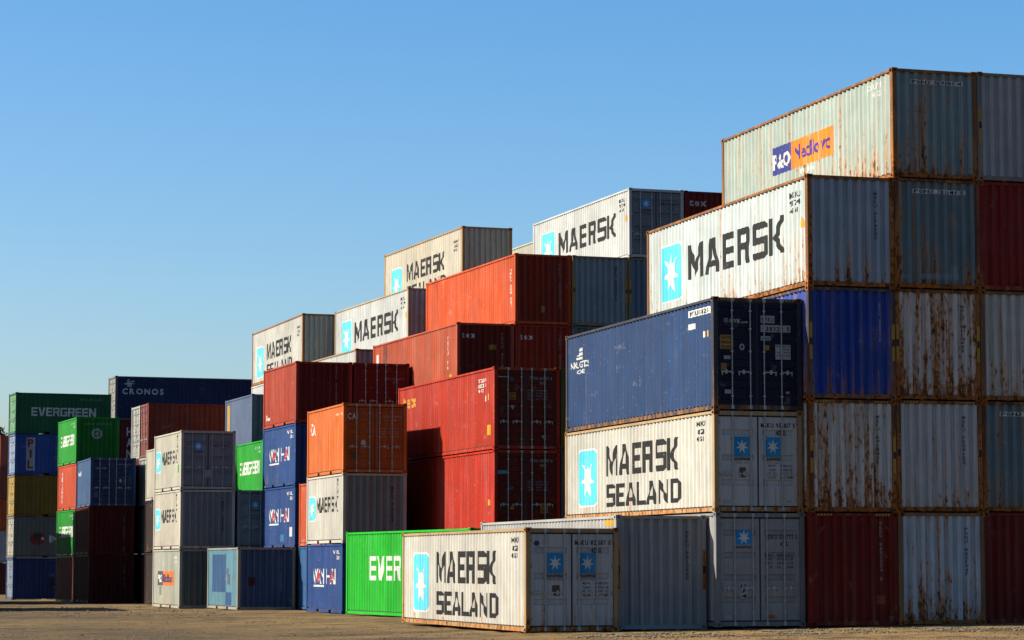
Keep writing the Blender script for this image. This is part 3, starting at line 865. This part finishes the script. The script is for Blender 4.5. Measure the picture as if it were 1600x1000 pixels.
# second row: red doors -----------------------------------------------------
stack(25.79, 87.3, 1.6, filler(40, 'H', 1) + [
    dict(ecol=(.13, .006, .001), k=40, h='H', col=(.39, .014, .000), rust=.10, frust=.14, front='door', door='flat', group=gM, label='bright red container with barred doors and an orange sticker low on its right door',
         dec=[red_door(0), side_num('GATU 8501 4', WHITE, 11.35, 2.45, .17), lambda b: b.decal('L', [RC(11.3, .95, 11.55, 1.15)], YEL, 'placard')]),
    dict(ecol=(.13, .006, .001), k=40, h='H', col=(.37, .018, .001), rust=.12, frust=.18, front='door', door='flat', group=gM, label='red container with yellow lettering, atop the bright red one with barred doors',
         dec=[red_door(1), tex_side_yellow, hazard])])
stack(28.27, 87.45, 1.6, filler(40, 'H', 2) + [dict(k=40, h='H', col=(.10, .075, .012), rust=.3, group=gM, label='olive-yellow container squeezed between red doors and the navy container')])

# third row -------------------------------------------------------------------
stack(28.22, 100.8, 2.35, filler(40, 'H', 3) + [
    dict(ecol=(.14, .008, .002), k=40, h='H', col=(.38, .062, .020), rust=.22, frust=.25, group=gM, label='faded red container with a brown mended patch and white lettering on its shade-darkened end',
         dec=[tex_end, tex_side_mark, lambda b: b.decal('F', [RC(1.38, 1.82, 1.68, 2.02)], (.30, .19, .02), 'placard'), vnum('TEXU 4718', (.28, .22, .2), 1.93, 2.5, .16),
              lambda b: b.decal('L', [RC(1.55, 1.6, 2.15, 2.75)], (.16, .04, .022), 'mended_patch'), lambda b: b.decal('L', text_polys('1', .5, .8, 2.05, 2.45, 'bold') + text_polys('e', .45, .9, 1.5, 1.85, 'bold'), WHITE)])])
stack(30.70, 100.95, 2.4, filler(40, 'H', 3) + [
    dict(k=40, h='H', col=REDT, rust=.12, group=gM, label='maroon container end with white lettering, directly under the plain orange-red container', dec=[tex_end, vnum('TEXU 5120', (.28, .22, .2), 1.95, 2.5, .16)]),
    dict(ecol=(.27, .022, .003), k=40, h='H', col=ORRED, rust=.06, frust=.10, group=gM, label='plain orange-red container high up beside a blue-grey end',
         dec=[vnum('TRLU 5087732', (.30, .20, .16), 1.95, 2.5, .15), placard(1.15, .50, 1.32, .76, (.40, .22, .05)), side_num('TRLU 508 77', WHITE, 11.55, 2.3, .13),
              lambda b: b.decal('L', [RC(11.55, .75, 11.75, .95)], YEL, 'placard')])])
stack(33.17, 101.0, 2.4, filler(40, 'H', 3) + [
    dict(k=40, h='H', col=(.13, .17, .17), rust=.3, group=gM, label='grey-green container end peeping over the navy container, under a blue-grey one'),
    dict(k=40, h='H', col=(.23, .27, .30), rust=.16, frust=.4, fcol=(.20, .17, .11), group=gM, label='blue-grey container end with yellow post strips, right of the plain orange-red container',
         dec=[vnum('MSKU 8263014', (.03, .04, .06)), post_yellow])])
stack(35.63, 101.0, 1.7, filler(40, 'H', 4) + [
    dict(k=40, h='H', col=(.12, .17, .24), rust=.2, group=gM, fcol=(.2, .15, .1), label='slate-blue container end half hidden behind the pale blue-white lettered container', dec=[post_yellow]),
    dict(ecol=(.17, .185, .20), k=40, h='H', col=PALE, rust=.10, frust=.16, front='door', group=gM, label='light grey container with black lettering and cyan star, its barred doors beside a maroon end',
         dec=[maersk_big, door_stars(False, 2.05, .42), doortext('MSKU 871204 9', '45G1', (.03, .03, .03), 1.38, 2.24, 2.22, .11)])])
stack(38.12, 101.1, 1.7, filler(40, 'H', 5) + [dict(k=40, h='H', col=(.16, .007, .003), rust=.1, group=gM, label='maroon container end with white lettering against the sky', dec=[lambda b: b.decal('F', text_polys('tex', .25, 1.0, 2.28, 2.58, 'bold'), WHITE)])])

# fourth row ------------------------------------------------------------------
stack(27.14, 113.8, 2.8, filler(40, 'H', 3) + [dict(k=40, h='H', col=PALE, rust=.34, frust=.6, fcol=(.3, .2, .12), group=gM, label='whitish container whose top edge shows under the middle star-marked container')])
stack(29.70, 114.36, 2.9, filler(40, 'H', 4) + [dict(k=40, h='H', col=PALE, rust=.26, frust=.5, group=gM, fcol=(.36, .28, .18),
    label='pale container with large single-line black lettering, behind the faded red container', dec=[maersk_big])])
stack(32.20, 114.2, 3.0, filler(40, 'H', 5) + [dict(k=40, h='H', col=(.50, .46, .36), rust=.46, frust=.75, fcol=(.34, .2, .09), group=gM,
    label='yellowed rust-stained container with two-line lettering, topping the row behind the plain orange-red container', dec=[sealand, hazard])])
stack(37.10, 114.6, 2.0, filler(40, 'H', 5) + [dict(k=40, h='H', col=(.46, .43, .34), rust=.2, group=gM, label='cream container side showing as a sliver between two star-marked containers')])
# fifth row -------------------------------------------------------------------
stack(27.55, 127.0, .7, filler(40, 'H', 3) + [
    dict(k=40, h='H', col=PALE, rust=.2, frust=.4, group=gM, label='whitish container under the rust-edged two-line lettered container of the rear row'),
    dict(k=40, h='H', col=(.47, .46, .41), rust=.38, frust=.8, fcol=(.26, .12, .05), group=gM, label='whitish rust-edged container with two-line lettering, rising behind the plain dark-red one',
         dec=[sealand])])

# short containers ----------------------------------------------------------------
stack(22.0, 94.2, .3, [
    dict(k=20, h='S', col=(.012, .050, .185), rust=.10, group=gB, label='blue short container with white and red lettering, on the ground under a pale lettered one', dec=[wanhai]),
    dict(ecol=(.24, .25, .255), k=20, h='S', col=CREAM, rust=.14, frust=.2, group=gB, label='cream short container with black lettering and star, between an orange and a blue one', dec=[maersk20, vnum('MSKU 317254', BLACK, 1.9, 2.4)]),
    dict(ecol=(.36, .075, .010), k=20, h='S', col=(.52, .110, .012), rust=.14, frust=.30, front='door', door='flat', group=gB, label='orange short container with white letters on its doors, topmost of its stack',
         dec=[lambda b: b.decal('F', text_polys('CAI', .18, .56, 2.0, 2.22, 'bold'), WHITE), lambda b: b.decal('F', disc(.78, 1.12, .09, .11), (.5, .5, .46), 'round_sticker'),
              doortext('CAXU 647108 2', '22G1', (.42, .32, .24), 1.5, 2.25, 2.06, .08), smallprint((.40, .28, .2), 1.45, 2.15, 1.62),
              lambda b: b.decal('L', text_polys('CAI', .5, 1.5, 1.62, 2.08, 'bold'), WHITE), lambda b: b.decal('L', text_polys('CAXU 64', 4.6, 5.7, 2.16, 2.26, 'bold'), (.6, .45, .3)),
              placard(.30, .55, .50, .78, (.09, .06, .04))])])
stack(23.10, 100.55, .6, [
    dict(k=20, h='S', col=(.02, .09, .22), rust=.15, group=gB, label='blue short container with white vertical panel, tucked behind the blue lettered one on the ground',
         dec=[lambda b: b.decal('L', [RC(2.0, .35, 3.6, 2.3)], WHITE, 'logo_panel'), lambda b: b.decal('L', [RC(2.3, .45, 3.2, .62)], (.4, .02, .02), 'logo_panel', 2)]),
    dict(k=20, h='S', col=(.42, .07, .02), rust=.12, group=gB, label='orange-red short container seen edge-on behind the cream short one')])
stack(22.93, 106.92, 1.5, filler(20, 'S', 1) + [
    dict(k=20, h='S', col=(.014, .050, .175), rust=.14, group=gB, label='lower of two blue lettered short containers under the dark-red one',
         dec=[wanhai, lambda b: b.decal('L', [RC(4.9, .45, 5.4, .85)], WHITE, 'paint_patch'), lambda b: b.decal('L', [RC(3.3, .25, 4.0, .55)], (.03, .16, .3), 'paint_patch')]),
    dict(k=20, h='S', col=(.012, .052, .185), rust=.12, group=gB, label='upper of two blue lettered short containers, directly under the dark-red one', dec=[wanhai]),
    dict(ecol=(.14, .010, .006), k=20, h='S', col=(.33, .034, .010), rust=.12, group=gB, label='plain dark-red short container on the two blue lettered ones',
         dec=[vnum('GSTU 2718034', (.25, .18, .16), 1.75, 2.75, .15), lambda b: b.decal('L', text_polys('1', .5, .65, .35, .6, 'bold') + text_polys('u', .75, 1.1, .35, .52, 'bold'), WHITE)])], jy=.02)
stack(25.44, 107.0, 1.5, filler(20, 'S', 3) + [dict(k=20, h='S', col=(.17, .007, .002), rust=.12, front='door', door='flat', group=gB, label='maroon short container with barred doors beside the plain dark-red one',
    dec=[doortext('TGHU 225408 7', '22G1', (.3, .22, .2), 1.32, 2.2, 1.88, .09), lambda b: b.decal('F', vtext_polys('TARE 2230', 1.45, .06, 1.5, .1, 'bold'), (.26, .2, .18))])], jy=.02)
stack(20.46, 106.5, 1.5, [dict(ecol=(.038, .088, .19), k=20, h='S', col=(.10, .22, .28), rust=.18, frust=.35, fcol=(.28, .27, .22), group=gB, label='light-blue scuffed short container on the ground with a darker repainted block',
    dec=[lambda b: b.decal('L', [RC(.85, .72, 3.6, 2.3), RC(3.65, .18, 4.8, .72)], (.030, .088, .20), 'paint_patch'), lambda b: b.decal('L', [RC(4.0, 1.05, 4.5, 1.48), RC(3.75, 1.48, 4.05, 1.72)], (.10, .10, .14), 'paint_patch', 2),
         vnum('TOLU 8810342', (.22, .24, .27), 1.85, 2.5, .12), placard(.45, 1.0, .75, 1.35, (.05, .012, .03))])], jy=.02)
stack(21.78, 113.4, 1.5, filler(20, 'S', 1) + [dict(k=20, h='S', col=(.20, .22, .24), rust=.2, front='door', group=gB, label='grey short container with star-marked doors in shade under the green one', dec=[door_stars(False, 1.75, .36)])], jy=.02)
stack(19.24, 113.5, 1.9, [
    dict(ecol=(.13, .14, .13), k=20, h='S', col=(.34, .34, .28), rust=.34, frust=.45, group=gB, label='pale short container with dark and orange logo panel, at the foot of two cream ones',
         dec=[pon_side, placard(1.42, 2.02, 2.1, 2.12, (.20, .20, .19))]),
    dict(ecol=(.19, .195, .20), k=20, h='S', col=(.46, .42, .34), rust=.20, frust=.35, group=gB, label='cream short container with black lettering, middle of its stack on the orange-panelled one', dec=[maersk20, vnum('MSKU 264418', BLACK, 1.9, 2.4)]),
    dict(ecol=(.20, .205, .215), k=20, h='S', col=(.44, .42, .34), rust=.16, frust=.28, front='door', group=gB, label='cream short container with ribbed shade-greyed doors, topmost above its lettered twin',
         dec=[maersk20, door_stars(False, 1.72, .36), doortext('MSKU 203366 1', '22G1', (.03, .03, .04), 1.45, 2.2, 1.88, .08),
              lambda b: b.decal('L', [RC(5.2, .75, 5.55, 1.1)], (.06, .3, .04), 'sticker'), placard(1.0, .55, 1.42, .85, (.30, .30, .30))])], jx=.03)
stack(24.24, 120.3, 1.2, filler(20, 'S', 2) + [dict(k=20, h='S', col=(.008, .28, .018), rust=.05, group=gB, label='green short container with white lettering between cream and blue stacks', dec=[evergreen20])])
stack(24.95, 126.7, 1.8, filler(20, 'S', 3) + [dict(k=20, h='S', col=(.085, .12, .20), rust=.10, group=gB, label='slate-blue short container with a yellow strip, above and behind the green short one',
    dec=[lambda b: b.decal('L', [RC(.35, .35, .85, 2.3)], (.5, .3, .03), 'height_label')])])
stack(20.75, 126.6, .5, [dict(f, col=(.022, .012, .010)) for f in filler(20, 'S', 2)] + [dict(k=20, h='S', col=(.40, .37, .30), rust=.1, group=gB, label='cream ribbed container edge behind the pale lettered stack')])  # two lower boxes coloured near-black to stand in for shade there

# left-hand stack of short containers ----------------------------------------------
stack(18.92, 140.5, -.8, [
    dict(k=20, h='S', col=(.09, .008, .006), rust=.12, group=gD, label='dark-red short container on the ground at the foot of the blue-doored stack', dec=[vnum('CLHU 3107', (.22, .15, .14), 1.9, 2.4, .14)]),
    dict(k=20, h='S', col=(.11, .010, .007), rust=.12, group=gD, label='dark-red short container directly under the blue-doored one', dec=[vnum('CLHU 2954471', (.28, .2, .18), 1.9, 2.45, .12)]),
    dict(ecol=(.020, .048, .125), k=20, h='S', col=(.045, .095, .20), rust=.16, front='door', door='flat', group=gD, label='blue short container with barred doors on two dark-red ones',
         dec=[doortext('CMAU 118420 3', '22G1', (.32, .34, .38), 1.5, 2.2, 2.2, .07), lambda b: b.decal('F', text_polys('CMA CGM', .28, .85, 1.98, 2.06, 'bold'), (.4, .42, .45)),
              lambda b: b.decal('F', disc(1.62, 1.35, .07, .1), (.5, .52, .52), 'round_sticker'), smallprint((.28, .3, .34), 1.75, 2.2, 1.5), lambda b: b.decal('L', text_polys('hd', .3, 1.6, 1.75, 2.0, 'bold'), WHITE),
              placard(.2, .45, .45, .75, (.10, .12, .14))])], jx=.03)
stack(19.05, 147.35, 2.6, [
    dict(k=20, h='S', col=(.14, .015, .012), rust=.12, group=gD, label='maroon short container on the ground in the shade of the green and orange stack'),
    dict(k=20, h='S', col=(.008, .22, .016), rust=.06, group=gD, label='green lettered short container half in shadow under the orange one', dec=[evergreen20]),
    dict(k=20, h='S', col=(.44, .055, .014), rust=.06, group=gD, label='orange short container with vertical white numbers between two green ones',
         dec=[lambda b: b.decal('L', vtext_polys('HJCU825', 1.25, .3, 2.2, .26, 'bold'), WHITE)]),
    dict(ecol=(.008, .17, .016), k=20, h='S', col=(.010, .25, .018), rust=.05, group=gD, label='green short container with a round emblem on its end, topmost above the orange one',
         dec=[evergreen20, lambda b: b.decal('F', disc(1.18, 1.66, .30, .30, 20), (.42, .46, .42), 'round_emblem', 1), lambda b: b.decal('F', disc(1.18, 1.66, .20, .20, 20), (.05, .2, .06), 'round_emblem', 2),
              lambda b: b.decal('F', star_polys(1.18, 1.66, .18, .18, 4, .35), (.36, .40, .36), 'round_emblem', 3),
              lambda b: b.decal('F', text_polys('EISU 2337120', .55, 1.95, 2.16, 2.25, 'bold', .3), (.3, .4, .3))])], jx=.03)

# containers standing broadside --------------------------------------------------------
def rside(txt, u0, u1, v0, v1, col, font='bold', gap=.14): return lambda b: b.decal('R', text_polys(txt, u0, u1, v0, v1, font, gap), col)
stack(17.6, 165.65, -86, [
    dict(k=20, h='S', col=(.016, .035, .13), ecol=(.20, .25, .32), rust=.2, front='door', group=gD, label='dark blue broadside container on the ground under the emblem-marked grey one',
         dec=[lambda b: b.decal('R', [RC(2.3, .6, 5.2, 1.35)], (.03, .02, .05), 'logo_panel')]),
    dict(k=20, h='S', col=(.13, .15, .135), ecol=(.46, .42, .32), rust=.35, front='door', group=gD, label='grey broadside container with a red oval emblem',
         dec=[lambda b: b.decal('R', disc(1.55, 1.2, .50, .42, 18), (.28, .03, .02), 'logo_emblem', 1), lambda b: b.decal('R', [[(1.1, 1.2), (1.4, 1.5), (1.9, 1.45), (1.55, 1.2)], [(1.45, .95), (1.68, .95), (1.68, 1.2), (1.45, 1.2)]], (.05, .05, .06), 'logo_emblem', 2),
              lambda b: b.decal('R', disc(1.85, 1.2, .10, .10), (.6, .6, .6), 'logo_emblem', 2), rside('MSC', 2.25, 4.6, .98, 1.42, (.5, .52, .52))]),
    dict(k=20, h='S', col=(.20, .115, .010), ecol=(.50, .32, .05), rust=.2, front='door', group=gD, label='yellow-brown broadside container, middle of the tall left stack'),
    dict(k=20, h='S', col=(.025, .075, .28), ecol=(.30, .38, .50), rust=.14, front='door', group=gD, label='blue broadside container with a vertical white panel of red letters',
         dec=[lambda b: b.decal('R', [RC(.72, .28, 1.26, 2.35)], (.40, .42, .44), 'logo_panel', 1), lambda b: b.decal('R', vtext_polys('PIL', .99, .36, 2.26, .66, 'bold'), (.30, .01, .015), 'lettering', 2)]),
    dict(k=20, h='S', col=(.008, .105, .040), ecol=(.16, .40, .20), rust=.08, front='door', group=gD, label='dark green broadside container with white lettering, topmost of the tall left stack',
         dec=[lambda b: b.decal('R', text_polys('EVERGREEN', 1.0, 5.1, 1.12, 1.66, 'block', .10), (.60, .62, .58)), rside('EISU 3187214 2', 4.1, 5.5, 2.15, 2.24, (.3, .36, .32), 'bold', .3)])], corner='broadside', jy=.03)
stack(24.5, 170.3, -87.5, filler(40, 'H', 3) + [
    dict(k=40, h='H', col=(.13, .012, .012), rust=.1, front='door', group=gD, label='maroon broadside container with white vertical letters under the navy one',
         dec=[lambda b: b.decal('R', vtext_polys('HAN', .98, .36, 2.45, .72, 'bold'), (.7, .7, .68))]),
    dict(k=40, h='H', col=(.014, .025, .085), ecol=(.32, .31, .28), rust=.06, front='door', group=gD, fcol=(.12, .12, .13), label='navy broadside container with pale lettering and a crest against the sky',
         dec=[rside('CRONOS', .48, 3.2, 1.72, 2.10, (.62, .66, .70), 'bold', .2),
              lambda b: b.decal('R', [[(.55, 2.38), (.9, 2.30), (1.3, 2.40), (.9, 2.48)], [(.75, 2.49), (.9, 2.47), (.95, 2.66), (.85, 2.70)], [(1.0, 2.48), (1.3, 2.54), (1.25, 2.61), (1.0, 2.56)], disc(.95, 2.24, .18, .05)[0]], (.5, .54, .58), 'logo_crest')])], corner='broadside', jy=.02)
stack(21.86, 139.5, -88, filler(20, 'S', 2) + [
    dict(k=20, h='S', col=(.34, .35, .34), rust=.1, front='door', group=gD, label='grey-white broadside container whose barred doors show under the rust-red one'),
    dict(k=20, h='H', col=(.19, .025, .012), rust=.12, front='door', group=gD, label='rust-red broadside container with sunlit barred doors behind the cream short stack')], corner='broadside', jy=.02)
stack(21.80, 142.1, -88, filler(20, 'S', 3) + [dict(k=20, h='H', col=(.42, .42, .38), rust=.1, front='door', group=gD, label='white broadside container whose lit doors show beside the rust-red one')], corner='broadside', jy=.02, base=-.40)
stack(21.75, 216, -86, [
    dict(k=20, h='S', col=(.10, .02, .015), rust=.2, group=gD, label='maroon broadside container at the foot of the farthest stack'),
    dict(k=20, h='S', col=(.40, .42, .44), rust=.2, group=gD, label='white broadside container in the farthest stack by the tree'),
    dict(k=20, h='S', col=(.42, .08, .02), rust=.2, group=gD, label='orange broadside container in the farthest stack by the tree'),
    dict(k=20, h='S', col=(.25, .06, .04), rust=.2, group=gD, label='brown broadside container second from the top of the farthest stack'),
    dict(k=20, h='S', col=(.40, .09, .05), rust=.2, group=gD, label='red-orange broadside container topping the farthest stack by the tree')], corner='broadside')
# neighbours outside the picture whose shadows fall into it
stack(11.35, 137.2, 0, [dict(f, label='dark container in the side row whose shadow crosses the yard', group='side row of the yard') for f in filler(40, 'H', 3)])
stack(10.9, 150.2, 0, [dict(f, label='dark container in the side row whose shadow crosses the yard', group='side row of the yard') for f in filler(20, 'S', 3)])
stack(6.3, 107.6, -2, [dict(f, label='dark container in the side row whose shadow crosses the yard', group='side row of the yard') for f in filler(40, 'S', 2)])

# ---------------------------------------------------------------- trees behind the yard
def leaf_mat():
    m, nt, bs = new_mat('foliage'); g = NT(nt)
    geo = g.node('ShaderNodeNewGeometry')
    n = g.noise(geo.outputs['Position'], .8, 3)
    g.link(g.mix(g.smooth(n, .3, .7), (.020, .034, .012, 1), (.055, .080, .022, 1)), bs.inputs['Base Color'])
    bs.inputs['Roughness'].default_value = .7
    return m
LEAF = leaf_mat()
def tree(x, y, h, label):
    root = bpy.data.objects.new('tree', None); COL.objects.link(root); root.location = (x, y, gz(x, y) - .1)
    root['label'] = label; root['category'] = 'tree'; root['group'] = 'trees behind the container yard'
    m = MB(); rnd = random.Random(int(x * 7 + y))
    def limb(p, q, r0, r1, k=7):
        p = Vector(p); q = Vector(q); d = (q - p).normalized(); a = d.orthogonal().normalized(); b = d.cross(a); n = len(m.V)
        for c_, r in ((p, r0), (q, r1)):
            for i in range(k):
                t = 6.2832 * i / k; m.V.append(tuple(c_ + a * r * math.cos(t) + b * r * math.sin(t)))
        m.F.extend((n + i, n + (i + 1) % k, n + k + (i + 1) % k, n + k + i) for i in range(k))
    limb((0, 0, 0), (0, 0, h * .45), .28, .18); limb((0, 0, h * .45), (.2, .1, h * .9), .18, .04)
    tips = []
    for i in range(14):
        t = rnd.uniform(.3, .85); a = rnd.uniform(0, 6.28); l = h * .34 * (1.15 - t * .7)
        q = (l * math.cos(a), l * math.sin(a), h * t + l * .5); limb((0, 0, h * t), q, .09, .02, 5); tips.append(q)
    link('trunk', m.mesh('trunk'), BARK, root)
    V = []; F = []
    for q in tips + [(0, 0, h * .92), (.4, .3, h * .8)]:
        for c_ in range(7):
            cc = Vector(q) + Vector((rnd.gauss(0, .8), rnd.gauss(0, .8), rnd.gauss(0, .6)))
            for i in range(110):
                p = cc + Vector((rnd.gauss(0, .42), rnd.gauss(0, .42), rnd.gauss(0, .32)))
                u = Vector((rnd.gauss(0, 1), rnd.gauss(0, 1), rnd.gauss(0, 1))).normalized(); w = u.orthogonal().normalized() * .13; u = u * .22; n = len(V)
                V += [tuple(p - u), tuple(p + w), tuple(p + u), tuple(p - w)]; F.append((n, n + 1, n + 2, n + 3))
    link('crown', mk_mesh('crown', V, F), LEAF, root)
tree(24.4, 240, 14.6, 'dark green tree standing beyond the farthest stack at the yard edge')
tree(19.5, 246, 13.2, 'bushy dark tree just past the edge of the yard, left of the other')
